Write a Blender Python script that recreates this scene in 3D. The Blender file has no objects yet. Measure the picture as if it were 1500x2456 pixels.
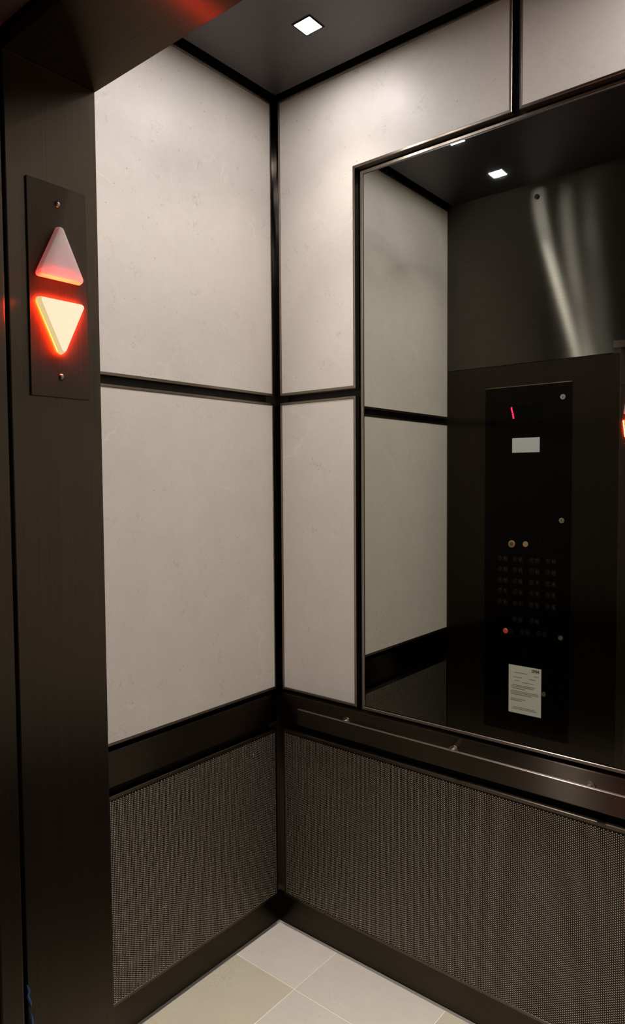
import bpy, bmesh, math, random
import numpy as np
from mathutils import Vector, Matrix

SC = bpy.context.scene
COL = SC.collection
random.seed(4)

# ------------------------------------------------------------------ camera, world, exposure
YAW, PITCH, ROLL, F_PX = -0.6874, -0.0475, -0.0069, 1670.4
cyw, syw, cp, sp, cr, sr = math.cos(YAW), math.sin(YAW), math.cos(PITCH), math.sin(PITCH), math.cos(ROLL), math.sin(ROLL)
fwd = Vector((syw * cp, cyw * cp, sp)); rgt = Vector((cyw, -syw, 0.0)); upv = rgt.cross(fwd)
r2 = cr * rgt + sr * upv; u2 = -sr * rgt + cr * upv
cam_data = bpy.data.cameras.new('camera'); cam = bpy.data.objects.new('camera', cam_data); COL.objects.link(cam)
M4 = Matrix.Identity(4)
for i in range(3):
    M4[i][0], M4[i][1], M4[i][2] = r2[i], u2[i], -fwd[i]
M4[0][3], M4[1][3], M4[2][3] = 1.6392, -1.7998, 1.6
cam.matrix_world = M4
cam_data.sensor_fit = 'HORIZONTAL'; cam_data.sensor_width = 36.0; cam_data.lens = F_PX / 1500.0 * 36.0
cam_data.clip_start = 0.02
SC.camera = cam

world = bpy.data.worlds.new('world'); SC.world = world; world.use_nodes = True
world.node_tree.nodes['Background'].inputs['Color'].default_value = (1.0, 0.82, 0.62, 1)
world.node_tree.nodes['Background'].inputs['Strength'].default_value = 0.012

SC.view_settings.view_transform = 'Standard'; SC.view_settings.look = 'None'
SC.view_settings.gamma = 1.0; SC.view_settings.use_curve_mapping = False
SC.view_settings.exposure = 0.0
SC.cycles.use_denoising = True
SC.cycles.max_bounces = 10; SC.cycles.diffuse_bounces = 5; SC.cycles.glossy_bounces = 6
SC.cycles.caustics_reflective = False; SC.cycles.caustics_refractive = False
SC.cycles.sample_clamp_indirect = 3.0

LENS_EMIT = 225.0     # the square lens of a ceiling downlight
BEAM_MID = 21.0        # its middle cone, W
BEAM_NARROW = 44.0     # its narrow cone, W
LAMP_COL = (1.0, 0.95, 0.90)

# ------------------------------------------------------------------ materials
def new_mat(name):
    m = bpy.data.materials.new(name); m.use_nodes = True
    nt = m.node_tree
    return m, nt, nt.nodes['Principled BSDF'], nt.nodes, nt.links

def plain(name, col, rough=0.5, metal=0.0, spec=0.5, emit=None, strength=0.0):
    m, nt, b, N, L = new_mat(name)
    b.inputs['Base Color'].default_value = (*col, 1)
    b.inputs['Roughness'].default_value = rough; b.inputs['Metallic'].default_value = metal
    b.inputs['Specular IOR Level'].default_value = spec
    if emit:
        b.inputs['Emission Color'].default_value = (*emit, 1); b.inputs['Emission Strength'].default_value = strength
    return m

def brushed(name, col, rough=0.37, aniso=0.77, streak=0.22, satin=0.0, upright=False):
    """Horizontally brushed dark metal: fine grain in the colour, highlight pulled up and down across the brush lines.
    satin = share of a dull, unpolished component; upright = brush lines run up and down"""
    m, nt, b, N, L = new_mat(name)
    N.remove(b)
    g = N.new('ShaderNodeBsdfAnisotropic'); g.distribution = 'GGX'
    g.inputs['Roughness'].default_value = rough; g.inputs['Anisotropy'].default_value = aniso
    uv = N.new('ShaderNodeUVMap'); uv.uv_map = 'UVMap'
    tg = N.new('ShaderNodeTangent'); tg.direction_type = 'UV_MAP'; tg.uv_map = 'UVMap'
    L.new(tg.outputs['Tangent'], g.inputs['Tangent'])
    mp = N.new('ShaderNodeMapping'); mp.inputs['Scale'].default_value = (420, 3, 1) if upright else (3, 420, 1)
    g.inputs['Rotation'].default_value = 0.25 if upright else 0.0
    L.new(uv.outputs['UV'], mp.inputs['Vector'])
    n = N.new('ShaderNodeTexNoise'); n.inputs['Scale'].default_value = 1.0; n.inputs['Detail'].default_value = 3
    L.new(mp.outputs['Vector'], n.inputs['Vector'])
    mr = N.new('ShaderNodeMapRange'); mr.inputs['To Min'].default_value = 1 - streak; mr.inputs['To Max'].default_value = 1 + streak
    L.new(n.outputs['Fac'], mr.inputs['Value'])
    mx = N.new('ShaderNodeVectorMath'); mx.operation = 'SCALE'; mx.inputs[0].default_value = col
    L.new(mr.outputs['Result'], mx.inputs['Scale']); L.new(mx.outputs['Vector'], g.inputs['Color'])
    out = N['Material Output']
    if satin > 0:
        d = N.new('ShaderNodeBsdfDiffuse'); L.new(mx.outputs['Vector'], d.inputs['Color'])
        ms = N.new('ShaderNodeMixShader'); ms.inputs[0].default_value = satin
        L.new(g.outputs[0], ms.inputs[1]); L.new(d.outputs[0], ms.inputs[2]); L.new(ms.outputs[0], out.inputs['Surface'])
    else:
        L.new(g.outputs[0], out.inputs['Surface'])
    return m

def limestone(name, col, seed=0.0, veins=1.0):
    m, nt, b, N, L = new_mat(name)
    b.inputs['Roughness'].default_value = 0.42; b.inputs['Specular IOR Level'].default_value = 0.28
    geo = N.new('ShaderNodeNewGeometry')
    off = N.new('ShaderNodeVectorMath'); off.operation = 'ADD'; off.inputs[1].default_value = (seed, seed * 1.7, seed * 0.6)
    L.new(geo.outputs['Position'], off.inputs[0])
    P = off.outputs['Vector']
    def noise(scale, detail=4, rough=0.55, dist=0.0, vec=None):
        n = N.new('ShaderNodeTexNoise'); n.inputs['Scale'].default_value = scale; n.inputs['Detail'].default_value = detail
        n.inputs['Roughness'].default_value = rough; n.inputs['Distortion'].default_value = dist
        L.new(vec or P, n.inputs['Vector']); return n.outputs['Fac']
    def ramp(v, a, b_, lo, hi):
        r = N.new('ShaderNodeMapRange'); r.inputs['From Min'].default_value = a; r.inputs['From Max'].default_value = b_
        r.inputs['To Min'].default_value = lo; r.inputs['To Max'].default_value = hi; L.new(v, r.inputs['Value']); return r.outputs['Result']
    def mix(fac, a, b_):
        x = N.new('ShaderNodeMix'); x.data_type = 'RGBA'
        L.new(fac, x.inputs[0])
        for s, v in ((6, a), (7, b_)):
            if isinstance(v, tuple): x.inputs[s].default_value = (*v, 1)
            else: L.new(v, x.inputs[s])
        return x.outputs[2]
    def mul(a, b_):
        x = N.new('ShaderNodeMath'); x.operation = 'MULTIPLY'; L.new(a, x.inputs[0]); L.new(b_, x.inputs[1]); return x.outputs[0]
    c0 = tuple(v * 0.94 for v in col); c1 = tuple(min(1, v * 1.05) for v in col)
    base = mix(ramp(noise(9, 6, 0.6), 0.32, 0.68, 0, 1), c0, c1)
    base = mix(ramp(noise(55, 5, 0.7), 0.3, 0.7, 0.0, 0.6), base, tuple(v * 0.90 for v in col))
    base = mix(ramp(noise(260, 3, 0.7), 0.25, 0.75, 0.0, 0.6), base, tuple(v * 0.90 for v in col))
    # pale hairline veins that come and go
    def lines(scale, warp, width):
        w = N.new('ShaderNodeTexNoise'); w.inputs['Scale'].default_value = warp; w.inputs['Detail'].default_value = 5; L.new(P, w.inputs['Vector'])
        s = N.new('ShaderNodeVectorMath'); s.operation = 'SCALE'; s.inputs['Scale'].default_value = 0.10; L.new(w.outputs['Color'], s.inputs[0])
        a = N.new('ShaderNodeVectorMath'); a.operation = 'ADD'; L.new(P, a.inputs[0]); L.new(s.outputs['Vector'], a.inputs[1])
        v = N.new('ShaderNodeTexVoronoi'); v.feature = 'DISTANCE_TO_EDGE'; v.inputs['Scale'].default_value = scale; L.new(a.outputs['Vector'], v.inputs['Vector'])
        return ramp(v.outputs['Distance'], 0.0, width, 1.0, 0.0)
    pale = mul(lines(3.2, 14, 0.014), ramp(noise(5.0, 2), 0.52, 0.68, 0.0, 0.40 * veins))
    base = mix(pale, base, tuple(min(1, v * 1.22) for v in col))
    dark = mul(lines(17.0, 30, 0.02), ramp(noise(13.0, 2), 0.56, 0.66, 0.0, 0.8 * veins))
    base = mix(dark, base, tuple(v * 0.62 for v in col))
    fleck = N.new('ShaderNodeTexVoronoi'); fleck.inputs['Scale'].default_value = 34; L.new(P, fleck.inputs['Vector'])
    fl = mul(ramp(fleck.outputs['Distance'], 0.05, 0.10, 1.0, 0.0), ramp(noise(11, 2), 0.50, 0.60, 0.0, 0.8 * veins))
    base = mix(fl, base, tuple(v * 0.5 for v in col))
    L.new(base, b.inputs['Base Color'])
    return m

BRONZE = (0.075, 0.060, 0.046)
M = {}
M['stone'] = limestone('limestone_panel', (0.67, 0.605, 0.53))
M['tiles'] = [limestone('floor_limestone_pale', (0.66, 0.585, 0.50), 3.1, 0.6), limestone('floor_limestone_tan', (0.56, 0.49, 0.365), 5.7, 0.6),
              limestone('floor_limestone_grey', (0.62, 0.55, 0.465), 8.3, 0.6)]
M['caulk'] = plain('joint_sealant', (0.40, 0.355, 0.31), 0.8)
M['grout'] = plain('pale_grout', (0.76, 0.69, 0.60), 0.85)
M['metal'] = brushed('dark_brushed_bronze', BRONZE)
M['front'] = brushed('dark_brushed_front', (0.125, 0.116, 0.100), rough=0.352, aniso=0.85)
M['return'] = brushed('dark_brushed_return', (0.056, 0.047, 0.037), rough=0.40, aniso=0.72, upright=True)
M['jamb'] = brushed('dark_brushed_jamb', (0.185, 0.159, 0.127), rough=0.43, aniso=0.64, upright=True)
M['soffit'] = brushed('dark_brushed_soffit', (0.19, 0.150, 0.112), rough=0.37, aniso=0.77)
M['base'] = brushed('dark_brushed_base', (0.11, 0.093, 0.070))
M['plate'] = brushed('dark_brushed_plate', (0.090, 0.074, 0.058), rough=0.62, aniso=0.20, satin=0.40, upright=True)
M['band'] = brushed('dark_brushed_band', (0.080, 0.063, 0.047))
M['trim'] = brushed('bronze_edge_trim', (0.31, 0.255, 0.205), rough=0.36, aniso=0.55)
M['rail_top'] = brushed('polished_rail_edge', (0.25, 0.21, 0.175), rough=0.36, aniso=0.6)  # bar metal lightened in colour, painting the bright shine along its top
M['sheet_edge'] = brushed('dark_sheet_edge', (0.13, 0.105, 0.080), rough=0.36, aniso=0.55)
M['post'] = brushed('satin_corner_strip', (0.085, 0.070, 0.060), rough=0.37, aniso=0.80, upright=True)
M['black'] = plain('black_reveal', (0.008, 0.007, 0.007), 0.6, 0.0, 0.12)
M['shell'] = plain('black_car_shell', (0.010, 0.009, 0.009), 0.55)
M['ceiling'] = plain('dark_satin_ceiling', (0.098, 0.090, 0.095), 0.44, 1.0)
M['mesh'] = plain('dark_pressed_sheet', (0.012, 0.010, 0.009), 0.5, 0.6)
M['dot'] = plain('pressed_dot_tops', (0.56, 0.495, 0.41), 0.26, 1.0)
M['mirror'] = plain('grey_tinted_mirror', (0.585, 0.60, 0.545), 0.012, 1.0)
M['glass_edge'] = plain('dark_glass_edge', (0.01, 0.01, 0.01), 0.3)
M['copface'] = brushed('black_panel_face', (0.022, 0.018, 0.016), rough=0.37, aniso=0.77, upright=True)
M['window'] = plain('black_display_window', (0.002, 0.002, 0.002), 0.4, 0.0, 0.05)
M['digit'] = plain('red_segments', (0.3, 0.0, 0.02), 0.4, emit=(1.0, 0.02, 0.10), strength=3.2)
M['frosted'] = plain('frosted_white_lens', (0.54, 0.54, 0.56), 0.5)
M['chrome'] = plain('nickel', (0.62, 0.58, 0.50), 0.22, 1.0)
M['brass'] = plain('copper_brass', (0.62, 0.40, 0.24), 0.35, 0.7)
M['redcap'] = plain('red_button_cap', (0.55, 0.07, 0.04), 0.4, emit=(1.0, 0.10, 0.04), strength=0.12)
M['button'] = plain('black_button_cap', (0.006, 0.006, 0.007), 0.35, 0.0, 0.2)
M['ring'] = plain('button_ring', (0.035, 0.035, 0.042), 0.35, 1.0)
M['glyph'] = plain('grey_numerals', (0.040, 0.040, 0.048), 0.5)
M['paper'] = plain('certificate_paper', (0.84, 0.83, 0.74), 0.7)
M['ink'] = plain('black_ink', (0.015, 0.015, 0.015), 0.6)
M['greyink'] = plain('grey_ink', (0.30, 0.28, 0.25), 0.7)
M['redink'] = plain('brown_ink', (0.33, 0.22, 0.19), 0.7)
M['lens'] = plain('lamp_lens', (0.9, 0.9, 0.9), 0.4, emit=(1.0, 0.97, 0.99), strength=LENS_EMIT)
M['screw'] = plain('dark_screw', (0.35, 0.30, 0.25), 0.3, 1.0)
M['blue'] = plain('blue_film', (0.045, 0.12, 0.36), 0.45)
M['lobby'] = plain('lobby_stone', (0.10, 0.085, 0.07), 0.5)
M['arrow_up'] = plain('dim_arrow_acrylic', (0.92, 0.72, 0.70), 0.4, emit=(1.0, 0.50, 0.47), strength=0.13)  # pink tint and weak emission imitate red light leaking from the lit arrow
_b = M['arrow_up'].node_tree.nodes['Principled BSDF']
_b.inputs['Subsurface Weight'].default_value = 0.9; _b.inputs['Subsurface Radius'].default_value = (1.0, 0.35, 0.25); _b.inputs['Subsurface Scale'].default_value = 0.03
M['arrow_down'] = plain('lit_arrow_acrylic', (0.5, 0.45, 0.35), 0.4, emit=(1.0, 0.84, 0.56), strength=0.82)
M['arrow_side'] = plain('lit_arrow_edge', (0.4, 0.3, 0.15), 0.4, emit=(1.0, 0.78, 0.36), strength=0.72)
M['led'] = plain('red_led_gasket', (0.4, 0.02, 0.01), 0.4, emit=(1.0, 0.028, 0.003), strength=1100.0)  # added emitter that makes the red glow on the lantern plate

# ------------------------------------------------------------------ mesh helpers
def add_uv(bm):
    lay = bm.loops.layers.uv.new('UVMap')
    for f in bm.faces:
        n = f.normal; a = max(range(3), key=lambda i: abs(n[i]))
        for l in f.loops:
            c = l.vert.co
            l[lay].uv = (c.y, c.z) if a == 0 else ((c.x, c.z) if a == 1 else (c.x, c.y))

def obj(name, bm, mat, parent=None, smooth=False, **props):
    bm.normal_update(); add_uv(bm)
    me = bpy.data.meshes.new(name); bm.to_mesh(me); bm.free()
    mats = mat if isinstance(mat, (list, tuple)) else [mat]
    for m in mats: me.materials.append(m)
    if smooth:
        for p in me.polygons: p.use_smooth = True
    o = bpy.data.objects.new(name, me); COL.objects.link(o)
    if parent: o.parent = parent
    for k, v in props.items(): o[k] = v
    return o

def thing(name, label, cat, loc=(0, 0, 0), group=None):
    o = bpy.data.objects.new(name, None); COL.objects.link(o); o.location = loc
    o.empty_display_size = 0.05
    o['label'] = label; o['category'] = cat
    if group: o['group'] = group
    return o

def place(o, parent):
    """child built in world coordinates under a parent Empty that sits somewhere else"""
    o.parent = parent; o.matrix_parent_inverse = Matrix.Translation(-Vector(parent.location)); return o

def box(bm, x0, x1, y0, y1, z0, z1, bev=0.0, seg=1):
    r = bmesh.ops.create_cube(bm, size=1.0, matrix=Matrix.Translation(((x0 + x1) / 2, (y0 + y1) / 2, (z0 + z1) / 2)) @ Matrix.Diagonal((x1 - x0, y1 - y0, z1 - z0, 1)))
    if bev > 0:
        es = list({e for v in r['verts'] for e in v.link_edges})
        bmesh.ops.bevel(bm, geom=es, offset=bev, segments=seg, profile=0.5, affect='EDGES')
    return bm

def B(x0, x1, y0, y1, z0, z1, bev=0.0, seg=1):
    return box(bmesh.new(), x0, x1, y0, y1, z0, z1, bev, seg)

def loft(bm, loops, close=True, cap_first=False, cap_last=False):
    vs = [[bm.verts.new(p) for p in lp] for lp in loops]
    n = len(loops[0])
    for a, b in zip(vs[:-1], vs[1:]):
        for i in range(n if close else n - 1):
            j = (i + 1) % n
            bm.faces.new((a[i], a[j], b[j], b[i]))
    if cap_first: bm.faces.new(list(reversed(vs[0])))
    if cap_last: bm.faces.new(vs[-1])
    return bm

def offset_rect(poly, d):
    """grow a counter-clockwise polygon with axis-aligned edges by d"""
    n = len(poly); out = []
    for i in range(n):
        p0, p, p1 = poly[i - 1], poly[i], poly[(i + 1) % n]
        def nrm(a, b):
            dx, dy = b[0] - a[0], b[1] - a[1]; l = math.hypot(dx, dy); return (dy / l, -dx / l)
        n0, n1 = nrm(p0, p), nrm(p, p1)
        out.append((p[0] + d * (n0[0] + n1[0]), p[1] + d * (n0[1] + n1[1])))
    return out

# wall frames: (u along the wall, v up, depth out of the wall towards the cabin)
CAR_W, CAR_D = 1.726, 1.23
MAP = {
    'left': lambda u, v, d: (d, -u, v),
    'back': lambda u, v, d: (u, -d, v),
    'right': lambda u, v, d: (CAR_W - d, -u, v),
}
FLIP = {'left': False, 'back': False, 'right': True}
def wall_loft(wall, loops, **kw):
    bm = bmesh.new(); loft(bm, [[MAP[wall](*p) for p in lp] for lp in loops], **kw)
    bmesh.ops.recalc_face_normals(bm, faces=bm.faces[:]); return bm

def framed_panel(wall, poly, parent, name='stone_panel', mat='stone'):
    """slab with a thin bronze edge trim all round it; poly counter-clockwise in (u, v)"""
    D = 0.022
    lp = lambda d_off, dep: [(u, v, dep) for u, v in offset_rect(poly, d_off)]
    slab = wall_loft(wall, [lp(-0.0005, -D), lp(-0.0005, -0.0022), lp(-0.0012, -0.0015)], cap_first=True, cap_last=True)
    s = obj(name, slab, M[mat], parent)
    ring = wall_loft(wall, [lp(-0.0003, -0.006), lp(0.0, -0.0005), lp(0.0008, 0.0), lp(0.0058, 0.0), lp(0.0072, -0.0014), lp(0.0072, -D)])
    obj('edge_trim', ring, M['trim'], s)
    return s

def rect(u0, u1, v0, v1): return [(u0, v0), (u1, v0), (u1, v1), (u0, v1)]

def dots_mesh(wall, u0, u1, v0, v1, pv=0.00622, pu=0.0052, r=0.0023, h=0.0008):
    """staggered pressed dots: one low dome each (6-sided, two rings)"""
    nu, nv = int((u1 - u0) / pu), int((v1 - v0) / pv)
    iu, iv = np.meshgrid(np.arange(nu), np.arange(nv), indexing='ij')
    U = u0 + pu * (iu + 0.5); V = v0 + pv * (iv + 0.5 + 0.5 * (iu % 2)) - pv * 0.25
    U, V = U.ravel(), V.ravel(); n = len(U)
    k = 6; a = np.arange(k) * 2 * np.pi / k
    du = np.concatenate([r * np.cos(a), 0.93 * r * np.cos(a)]); dv = np.concatenate([r * np.sin(a), 0.93 * r * np.sin(a)])
    dd = np.concatenate([np.zeros(k), np.full(k, h)])
    uu = (U[:, None] + du[None]).ravel(); vv = (V[:, None] + dv[None]).ravel(); ww = np.tile(dd, n) - 0.0010
    fn = {'left': lambda: np.stack([ww, -uu, vv], 1), 'back': lambda: np.stack([uu, -ww, vv], 1), 'right': lambda: np.stack([CAR_W - ww, -uu, vv], 1)}[wall]
    co = fn()
    quads = np.array([[i, (i + 1) % k, k + (i + 1) % k, k + i] for i in range(k)])
    cap = np.array([[k, k + 1, k + 2, k + 3], [k, k + 3, k + 4, k + 5]])
    fc = np.concatenate([quads, cap])
    if wall == 'left': fc = fc[:, ::-1]
    if wall == 'left': pass
    faces = (fc[None] + (np.arange(n) * 2 * k)[:, None, None]).reshape(-1, 4)
    me = bpy.data.meshes.new('pressed_dots')
    me.vertices.add(len(co)); me.vertices.foreach_set('co', co.astype(np.float32).ravel())
    me.loops.add(faces.size); me.loops.foreach_set('vertex_index', faces.astype(np.int32).ravel())
    me.polygons.add(len(faces)); me.polygons.foreach_set('loop_start', np.arange(0, faces.size, 4, dtype=np.int32))
    me.update(calc_edges=True)
    me.materials.append(M['dot']); me.materials.append(M['mesh'])
    me.polygons.foreach_set('material_index', np.tile(np.array([1] * k + [0, 0], dtype=np.int32), n))
    return me

def pressed_panel(wall, u0, u1, parent, v0=0.117, v1=0.7216):
    D = 0.022
    lp = lambda o, d: [(u, v, d) for u, v in offset_rect(rect(u0, u1, v0, v1), o)]
    sheet = obj('pressed_panel', wall_loft(wall, [lp(-0.004, -D), lp(-0.004, -0.0012)], cap_first=True, cap_last=True), M['mesh'], parent)
    obj('edge_trim', wall_loft(wall, [lp(-0.011, -0.0014), lp(-0.010, 0.0), lp(-0.0015, 0.0), lp(0.0, -0.0015), lp(0.0, -D)]), M['sheet_edge'], sheet)
    me = dots_mesh(wall, u0 + 0.012, u1 - 0.012, v0 + 0.012, v1 - 0.012)
    d = bpy.data.objects.new('pressed_dots', me); COL.objects.link(d); d.parent = sheet; d['kind'] = 'stuff'
    return sheet

def cyl(bm, c, axis, r, h, n=24, r2=None, z_up=True):
    """cylinder from c along +axis"""
    z = Vector(axis).normalized(); q = z.to_track_quat('Z', 'Y').to_matrix().to_4x4()
    bmesh.ops.create_cone(bm, cap_ends=True, segments=n, radius1=r, radius2=r if r2 is None else r2, depth=h,
                          matrix=Matrix.Translation(Vector(c) + z * h / 2) @ q)
    return bm

# ------------------------------------------------------------------ car shell: floor, walls, ceiling
S = dict(kind='structure')
floor = obj('floor', B(-0.05, CAR_W + 0.05, -1.30, 0.05, -0.06, -0.0035), M['caulk'], **S)
TX = [-0.012, 0.2455, 0.657, 1.0685, 1.480, CAR_W + 0.012]; TY = [0.010, -0.2085, -0.620, -1.0315, -1.225]
pick = {(0, 0): 0, (1, 0): 2, (0, 1): 1, (1, 1): 2, (2, 0): 1, (2, 1): 0}
obj('grout_bed', B(TX[0] + 0.001, TX[-1] - 0.001, TY[-1] + 0.001, TY[0] - 0.001, -0.0035, -0.0009), M['grout'], floor)
for i in range(5):
    for j in range(4):
        g = 0.0016
        obj('floor_tile', B(TX[i] + g, TX[i + 1] - g, TY[j + 1] + g, TY[j] - g, -0.0030, random.uniform(-0.0003, 0.0003), 0.0006),
            M['tiles'][pick.get((i, j), random.randrange(3))], floor)

wl = obj('wall_left', B(-0.06, -0.030, -CAR_D, 0.055, 0, 3.02), M['shell'], **S)
wb = obj('wall_back', B(-0.06, CAR_W + 0.06, 0.030, 0.06, 0, 3.02), M['shell'], **S)
wr = obj('wall_right', B(CAR_W + 0.030, CAR_W + 0.06, -CAR_D, 0.055, 0, 3.02), M['shell'], **S)
ce = obj('ceiling', B(-0.06, CAR_W + 0.06, -CAR_D - 0.1, 0.06, 3.0, 3.03), M['shell'], **S)
obj('ceiling_panel', B(0.042, CAR_W - 0.042, -CAR_D + 0.035, -0.035, 2.872, 2.905, 0.002), M['ceiling'], ce)

Z_T, Z_UB, Z_LT, Z_LB, Z_BT, Z_BB = 2.8676, 1.8931, 1.8545, 0.8706, 0.8484, 0.7470
for wall, par in (('left', wl), ('right', wr)):
    framed_panel(wall, rect(0.0166, 1.2290, Z_UB, Z_T), par)
    framed_panel(wall, rect(0.0166, 1.2290, Z_LB, Z_LT), par)
    lp = lambda o, d: [(u, v, d) for u, v in offset_rect(rect(0.010, 1.229, Z_BB, Z_BT), o)]
    obj('metal_band', wall_loft(wall, [lp(0, -0.022), lp(0, -0.0015), lp(-0.0015, 0)], cap_first=True, cap_last=True), M['band'], par)
    pressed_panel(wall, 0.010, 1.229, par)
    lp = lambda d: [(u, v, d) for u, v in rect(-0.024, 1.229, 0.0, 0.116)]
    obj('base_plate', wall_loft(wall, [lp(-0.030), lp(-0.0255)], cap_first=True, cap_last=True), M['base'], par)
# back wall: two L-shaped stones over and beside the mirror, two low stones beside it
XS, XJ1, XJ2, Z_M = 0.3321, 0.8459, 0.8801, 2.5728
mirr = lambda poly: [(CAR_W - u, v) for u, v in reversed(poly)]
Lp = [(0.0269, Z_UB), (XS, Z_UB), (XS, Z_M), (XJ1, Z_M), (XJ1, Z_T), (0.0269, Z_T)]
framed_panel('back', Lp, wb); framed_panel('back', mirr(Lp), wb)
low = rect(0.0269, XS, Z_LB, Z_LT)
framed_panel('back', low, wb); framed_panel('back', mirr(low), wb)
lp = lambda o, d: [(u, v, d) for u, v in offset_rect(rect(0.0197, CAR_W - 0.0197, Z_BB, Z_BT), o)]
obj('metal_band', wall_loft('back', [lp(0, -0.022), lp(0, -0.0015), lp(-0.0015, 0)], cap_first=True, cap_last=True), M['band'], wb)
pressed_panel('back', 0.0197, CAR_W - 0.0197, wb)
lp = lambda d: [(u, v, d) for u, v in rect(-0.0255, CAR_W + 0.0255, 0.0, 0.116)]
obj('base_plate', wall_loft('back', [lp(-0.030), lp(-0.0225)], cap_first=True, cap_last=True), M['base'], wb)
# satin channel strips that line the two inside corners behind the panels
for side, par in ((0, wl), (1, wr)):
    fx = (lambda x: CAR_W - x) if side else (lambda x: x)
    for x0, x1, y0, y1 in ((-0.030, -0.018, -0.030, 0.022), (-0.018, 0.034, 0.018, 0.030)):
        a, b = sorted((fx(x0), fx(x1)))
        obj('corner_strip', B(a, b, y0, y1, 0.117, 2.99), M['post'], par)

# front wall: return panel, transom over it and the doorway, right strip
XJ, Z_H, YF = 0.7916, 2.130, -CAR_D
wf = obj('wall_front', B(-0.06, CAR_W + 0.06, YF - 0.127, YF - 0.02, Z_H, 3.02), M['metal'], **S)
bm = bmesh.new()
poly = [(-0.03, 2.1115), (XJ - 0.003, 2.1115), (XJ - 0.003, Z_H), (CAR_W + 0.03, Z_H), (CAR_W + 0.03, 3.0), (-0.03, 3.0)]
loft(bm, [[(x, YF - 0.021, z) for x, z in poly], [(x, YF, z) for x, z in poly]], cap_first=True, cap_last=True)
bmesh.ops.recalc_face_normals(bm, faces=bm.faces[:])
obj('transom_panel', bm, M['front'], wf)
obj('return_panel', B(-0.03, XJ, YF - 0.126, YF, 0.0, 2.110, 0.0015), M['return'], wf)
obj('return_panel', B(CAR_W - 0.025, CAR_W + 0.03, YF - 0.126, YF, 0.0, 2.110, 0.0015), M['return'], wf)
cam_eye = obj('camera_eye', cyl(cyl(bmesh.new(), (0.435, YF, 2.825), (0, 1, 0), 0.011, 0.004), (0.435, YF + 0.004, 2.825), (0, 1, 0), 0.007, 0.003), M['black'], wf)
# doorway: left jamb with the lantern, header soffit, right jamb, sill
jl = obj('trim_1', B(XJ - 0.030, XJ + 0.0002, -1.3600, YF - 0.0005, 0.0, Z_H, 0.0010), M['jamb'], **S)
hd = obj('trim_2', B(XJ - 0.03, CAR_W + 0.03, -1.3600, YF + 0.0006, Z_H, Z_H + 0.03, 0.0010), M['soffit'], **S)
jr = obj('trim_3', B(CAR_W - 0.025, CAR_W + 0.03, -1.3600, YF - 0.0005, 0.0, Z_H, 0.0010), M['jamb'], **S)
obj('trim_4', B(XJ - 0.03, CAR_W + 0.03, -1.395, -1.300, -0.05, -0.002, 0.001), M['metal'], **S)
# the sliding door, open: only its leading edge shows past the jamb
dr = obj('door_1', B(0.02, XJ + 0.001, -1.3965, -1.3645, 0.012, Z_H - 0.005, 0.003, 2), M['jamb'], **S)
# landing: floor and the entrance wall round the doorway
obj('trim_5', B(-0.4, XJ - 0.02, -1.52, -1.405, 0.0, 3.0), M['lobby'], **S)
obj('trim_6', B(-0.4, CAR_W + 0.6, -1.52, -1.365, Z_H + 0.02, 3.0), M['lobby'], **S)
obj('trim_7', B(CAR_W + 0.02, CAR_W + 0.6, -1.52, -1.405, 0.0, Z_H + 0.02), M['lobby'], **S)
obj('floor_lobby', B(-0.6, CAR_W + 0.8, -3.6, -1.395, -0.06, -0.003), M['lobby'], **S)

# ------------------------------------------------------------------ ceiling downlights
ROWS = [(-0.242, 'nearest the mirror wall'), (-0.622, 'midway between mirror and doorway'), (-1.002, 'nearest the doorway wall')]
SIDES = [(0.356, 'left-side'), (CAR_W - 0.356, 'right-side')]
protos = {}
for sx, sname in SIDES:
    for sy, rname in ROWS:
        t = thing('ceiling_downlight', f'lit small square downlight in dark ceiling, {sname} row, {rname}', 'light', (sx, sy, 2.872), 'square ceiling downlights')
        if not protos:
            h = 0.0275; fr = bmesh.new()
            sq = lambda s, z: [(-s, -s, z), (s, -s, z), (s, s, z), (-s, s, z)]
            loft(fr, [sq(h, 0.0), sq(h, -0.0022), sq(h + 0.003, -0.0030), sq(h + 0.005, -0.0022), sq(h + 0.005, 0.0)])
            bmesh.ops.recalc_face_normals(fr, faces=fr.faces[:])
            protos['bezel'] = obj('bezel', fr, M['black'], t)
            protos['lens'] = obj('lens', B(-h, h, -h, h, -0.0022, -0.0002), M['lens'], t)
            for nm, en, ang in (('beam', BEAM_MID, 105), ('beam', BEAM_NARROW, 52)):
                ld = bpy.data.lights.new(nm, 'SPOT'); ld.energy = en; ld.spot_size = math.radians(ang); ld.spot_blend = 1.0
                ld.shadow_soft_size = 0.022; ld.color = LAMP_COL
                lo = bpy.data.objects.new(nm, ld); COL.objects.link(lo); lo.parent = t; lo.location = (0, 0, -0.006)
                protos[nm + str(ang)] = lo
        else:
            for p in protos.values():
                c = p.copy(); COL.objects.link(c); c.parent = t

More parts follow.
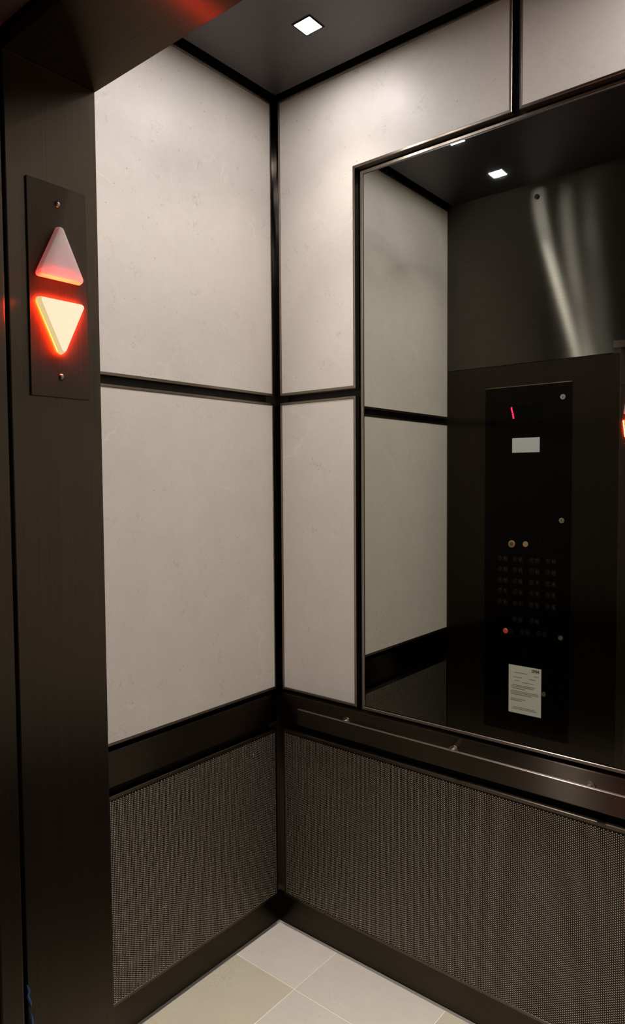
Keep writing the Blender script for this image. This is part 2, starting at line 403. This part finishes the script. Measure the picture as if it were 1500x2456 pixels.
# ------------------------------------------------------------------ mirror
GX0, GX1, GZ0, GZ1 = 0.3735, CAR_W - 0.3735, 0.8735, 2.5370
mi = thing('wall_mirror', 'large grey tinted mirror in thin bronze frame on the back wall', 'mirror', ((GX0 + GX1) / 2, 0.0, GZ0))
gl = place(obj('mirror_glass', B(GX0 - 0.001, GX1 + 0.001, 0.0, 0.006, GZ0 - 0.001, GZ1 + 0.001), M['mirror']), mi)
lp = lambda o, d: [(u, v, d) for u, v in offset_rect(rect(GX0, GX1, GZ0, GZ1), o)]
place(obj('frame', wall_loft('back', [lp(0.002, -0.007), lp(0.002, 0.0005), lp(0.0035, 0.002), lp(0.010, 0.002), lp(0.0115, 0.0005), lp(0.0115, -0.022)]), M['trim']), mi)
place(obj('glazing_gap', wall_loft('back', [lp(-0.0012, 0.0004), lp(0.0022, 0.0004)]), M['glass_edge']), mi)
place(obj('backing_board', B(GX0 - 0.006, GX1 + 0.006, 0.006, 0.022, GZ0 - 0.006, GZ1 + 0.006), M['black']), mi)

# ------------------------------------------------------------------ handrail
RX0, RX1 = 0.129, CAR_W - 0.129
ra = thing('handrail', 'flat dark bronze handrail bar on small standoffs below the mirror', 'handrail', (RX0, 0, 0.775))
bm = B(RX0, RX1, -0.0500, -0.0400, 0.772, 0.8262, 0.0016)
for f in bm.faces: f.material_index = 1 if f.normal.z > 0.5 else 0
place(obj('bar', bm, [M['band'], M['rail_top']]), ra)
for x in (0.300, 0.690, 1.075, 1.455):
    bm = cyl(bmesh.new(), (x, 0.0, 0.806), (0, -1, 0), 0.010, 0.0421, 20)
    cyl(bm, (x, 0.0, 0.806), (0, -1, 0), 0.016, 0.004, 20)
    place(obj('standoff', bm, M['trim'], smooth=False), ra)

# ------------------------------------------------------------------ hall lantern on the left jamb
LX = XJ + 0.0002
la = thing('direction_lantern', 'bronze jamb plate with up and down triangle lights, lower one glowing red-orange', 'lantern', (LX, -1.2925, 1.7095))
place(obj('face_plate', B(LX, LX + 0.003, -1.3350, -1.2505, 1.7095, 1.9850, 0.0007), M['plate']), la)
def tri_loop(cy, zb, zt, half, x, grow, rad=0.0035):
    """rounded triangle, base at zb, apex at zt (apex may be below)"""
    s = 1 if zt > zb else -1
    pts = [Vector((cy - half, zb)), Vector((cy + half, zb)), Vector((cy, zt))]
    cen = sum(pts, Vector((0, 0))) / 3
    out = []
    for i in range(3):
        p = pts[i]; a = (pts[i - 1] - p).normalized(); b = (pts[(i + 1) % 3] - p).normalized()
        bis = (a + b).normalized(); sn = math.sqrt((1 - a.dot(b)) / 2)
        c = p + bis * (rad / sn)
        a0 = math.atan2(-(bis.y), -(bis.x)); half_a = (math.pi - 2 * math.asin(sn)) / 2
        sgn = 1 if (a.x * b.y - a.y * b.x) < 0 else -1
        for k in range(5):
            th = a0 + sgn * (-half_a + 2 * half_a * k / 4)
            q = c + Vector((math.cos(th), math.sin(th))) * rad
            q = q + (q - cen).normalized() * grow
            out.append((x, q.x, q.y))
    return out
def arrow(name, zb, zt, face_mat, side_mat):
    bm = bmesh.new()
    loft(bm, [tri_loop(-1.2945, zb, zt, 0.0335, LX + 0.0055, 0.0014), tri_loop(-1.2945, zb, zt, 0.0335, LX + 0.0125, 0.0)], cap_first=True)
    loft(bm, [tri_loop(-1.2945, zb, zt, 0.0335, LX + 0.0125, 0.0), tri_loop(-1.2945, zb, zt, 0.0335, LX + 0.0150, -0.0014)], cap_last=True)
    bmesh.ops.remove_doubles(bm, verts=bm.verts[:], dist=1e-5)
    bmesh.ops.recalc_face_normals(bm, faces=bm.faces[:])
    for f in bm.faces: f.material_index = 0 if abs(f.normal.x) > 0.5 else 1
    return place(obj(name, bm, [face_mat, side_mat]), la)
up = arrow('up_arrow', 1.8620, 1.9335, M['arrow_up'], M['arrow_up']); up['label'] = 'pale unlit up triangle'
dn = arrow('down_arrow', 1.8345, 1.7620, M['arrow_down'], M['arrow_side']); dn['label'] = 'lit cream down triangle'
bm = bmesh.new()      # added hidden emitter behind the arrow, to throw its red glow over the plate
tl = lambda x, g_: tri_loop(-1.2945, 1.8345, 1.7620, 0.0335, LX + x, g_)
loft(bm, [tl(0.0031, -0.0034), tl(0.0031, -0.0014), tl(0.0048, -0.0014), tl(0.0048, -0.0034)])
bmesh.ops.recalc_face_normals(bm, faces=bm.faces[:])
g = place(obj('light_gasket', bm, M['led']), la); g['label'] = 'thin red glowing strip behind the lit arrow'
for z in (1.9604, 1.7371):
    bm = bmesh.new(); bmesh.ops.create_uvsphere(bm, u_segments=16, v_segments=8, radius=0.0042, matrix=Matrix.Translation((LX + 0.003, -1.2922, z)) @ Matrix.Diagonal((0.55, 1, 1, 1)))
    place(obj('screw', bm, M['screw'], smooth=True), la)

# scrap of blue film caught in the door slot
bm = bmesh.new()
for pts in ([(-1.3610, 0.9440), (-1.3590, 0.9360), (-1.3600, 0.9290), (-1.3575, 0.9190), (-1.3560, 0.9120)], [(-1.3570, 0.9050), (-1.3560, 0.8960), (-1.3548, 0.8850), (-1.3560, 0.8700)]):
    loops = []
    for i, (y, z) in enumerate(pts):
        w = 0.0016 if 0 < i < len(pts) - 1 else 0.0007
        x = LX + 0.0006 + 0.0012 * (i % 2)
        loops.append([(x, y - w, z), (x + 0.0006, y, z), (x, y + w, z), (x - 0.0004, y, z)])
    loft(bm, loops, cap_first=True, cap_last=True)
bmesh.ops.recalc_face_normals(bm, faces=bm.faces[:])
t = obj('film_scrap', bm, M['blue'], label='torn scrap of blue film caught in the slot beside the jamb', category='scrap')

# ------------------------------------------------------------------ car operating panel (seen in the mirror)
CY = YF
cop = thing('operating_panel', 'black elevator button panel with red floor digit, seen in the mirror', 'control panel', (0.395, CY, 0.42))
def cpart(name, bm, mat, parent=None, **kw):
    o = obj(name, bm, mat, **kw)
    if parent is None: place(o, cop)
    else: o.parent = parent; o.matrix_parent_inverse = parent.matrix_world.inverted() if False else Matrix.Translation(-Vector(cop.location)) @ Matrix.Identity(4) if False else Matrix.Identity(4)
    return o
FY = CY + 0.004
cpart('face_plate', B(0.199, 0.596, CY, FY, 0.430, 2.009, 0.0008), M['copface'])
cpart('top_edge', B(0.199, 0.596, CY, FY + 0.0006, 2.009, 2.0112), M['trim'])
win = cpart('display_window', B(0.312, 0.472, FY, FY + 0.0012, 1.846, 1.929, 0.0004), M['window'])
def slanted(x0, z0, z1, w, sl):
    bm = bmesh.new()
    pr = [(-w / 2, 0.0), (w / 2, 0.0)]
    q = lambda y: [(x0 - w / 2, y, z0), (x0 + w / 2, y, z0), (x0 + w / 2 - sl, y, z1), (x0, y, z1 + w * 0.5), (x0 - w / 2 - sl, y, z1)]
    loft(bm, [q(FY + 0.0012), q(FY + 0.0018)], cap_first=True, cap_last=True)
    bmesh.ops.recalc_face_normals(bm, faces=bm.faces[:]); return bm
for z0, z1, x0 in ((1.8655, 1.8895, 0.3370), (1.8935, 1.9155, 0.3308)):
    place(obj('digit_segment', slanted(x0, z0, z1, 0.0062, 0.005), M['digit']), cop)
cpart('emergency_light_lens', B(0.331, 0.458, FY, FY + 0.002, 1.7115, 1.7770, 0.0006), M['frosted'])
def lock(x, z, r, mat, name='key_lock'):
    bm = cyl(bmesh.new(), (x, FY, z), (0, 1, 0), r, 0.004, 24, r * 0.92)
    o = place(obj(name, bm, mat), cop)
    s = cyl(bmesh.new(), (x, FY + 0.004, z), (0, 1, 0), r * 0.62, 0.0012, 20)
    c = obj('lock_core', s, M['trim']); c.parent = o; c.matrix_parent_inverse = o.matrix_parent_inverse.copy() if False else Matrix.Identity(4)
    k = obj('keyway', B(x - r * 0.11, x + r * 0.11, FY + 0.0052, FY + 0.0056, z - r * 0.38, z + r * 0.38), M['ink']); k.parent = o
    return o
for z in (1.946, 1.412, 0.896): lock(0.559, z, 0.0125, M['chrome'])
lock(0.486, 0.632, 0.0120, M['chrome'])
lock(0.3315, 1.2975, 0.0165, M['brass'], 'key_switch'); 
place(obj('indicator_button', cyl(bmesh.new(), (0.3965, FY, 1.2995), (0, 1, 0), 0.0132, 0.003, 24, 0.012), M['brass']), cop)
place(obj('indicator_button', cyl(bmesh.new(), (0.4630, FY, 1.3080), (0, 1, 0), 0.0050, 0.002, 16), M['button']), cop)
def text_mesh(s, size, x, z, y, mat, name, parent):
    cu = bpy.data.curves.new('numeral', 'FONT'); cu.body = s; cu.size = size; cu.align_x = 'CENTER'; cu.align_y = 'CENTER'; cu.extrude = 0.0002; cu.offset = 0.0007 if s == 'NYC' else 0.0; cu.resolution_u = 3
    tmp = bpy.data.objects.new('numeral', cu); COL.objects.link(tmp)
    me = bpy.data.meshes.new_from_object(tmp.evaluated_get(bpy.context.evaluated_depsgraph_get()))
    bpy.data.objects.remove(tmp)
    mtx = Matrix(((-1, 0, 0, x), (0, 0, 1, y), (0, 1, 0, z), (0, 0, 0, 1)))
    me.transform(mtx); me.materials.clear(); me.materials.append(mat); me.name = name
    o = bpy.data.objects.new(name, me); COL.objects.link(o); place(o, parent); return o
COLX = [0.2765, 0.3495, 0.4265, 0.5005]
ROWZ = [1.2290, 1.1790, 1.1280, 1.0790, 1.0270]
NUM = [['19', '18', '17', '16'], ['15', '14', '13', '12'], ['11', '10', '9', '8'], ['7', '6', '5', '4'], ['3', '2', '1', 'B']]
def push_button(x, z, mark, red=False):
    bm = cyl(bmesh.new(), (x, FY, z), (0, 1, 0), 0.0125, 0.0020, 24)
    o = place(obj('button', bm, M['ring']), cop)
    c = obj('button_cap', cyl(bmesh.new(), (x, FY + 0.002, z), (0, 1, 0), 0.0105 if not red else 0.0122, 0.0025, 24, 0.0098), M['redcap'] if red else M['button']); c.parent = o
    if red: o['label'] = 'red alarm button'
    pl = place(obj('number_plate', B(x + 0.0155, x + 0.0350, FY, FY + 0.0008, z - 0.012, z + 0.012), M['button']), cop)
    if mark: text_mesh(mark, 0.017, x + 0.0252, z, FY + 0.0012, M['glyph'], 'numeral', cop)
for r, rz in enumerate(ROWZ):
    for c, cx in enumerate(COLX): push_button(cx, rz, NUM[r][c])
for cx, mk in ((0.349, '<>'), (0.4285, '><')): push_button(cx, 0.954, mk)
push_button(0.3045, 0.8935, None, True); push_button(0.384, 0.9010, None); push_button(0.462, 0.9010, None)

# certificate behind the little lockable window
ce_ = thing('inspection_certificate', 'small printed inspection certificate at the foot of the button panel', 'certificate', (0.397, FY, 0.52))
place(obj('paper', B(0.3215, 0.4740, FY, FY + 0.0008, 0.5205, 0.7410), M['paper']), ce_)
lines = [(0.7085, 0.350, 0.410, 0), (0.7030, 0.440, 0.462, 0), (0.6870, 0.345, 0.385, 0), (0.6870, 0.420, 0.446, 0), (0.6720, 0.350, 0.372, 0), (0.6670, 0.385, 0.440, 0),
         (0.6500, 0.338, 0.445, 1), (0.6430, 0.332, 0.440, 1), (0.6350, 0.338, 0.400, 1), (0.6220, 0.332, 0.460, 0), (0.6150, 0.330, 0.462, 0), (0.6075, 0.332, 0.430, 1),
         (0.5860, 0.330, 0.400, 0), (0.5790, 0.330, 0.385, 1), (0.5480, 0.345, 0.445, 0), (0.5410, 0.340, 0.455, 0)]
for z, x0, x1, c in lines:
    place(obj('print_line', B(x0, x1, FY + 0.0008, FY + 0.0011, z - 0.0012, z + 0.0012), M['redink'] if c else M['greyink']), ce_)
text_mesh('NYC', 0.0165, 0.4470, 0.7260, FY + 0.0012, M['ink'], 'printed_logo', ce_)
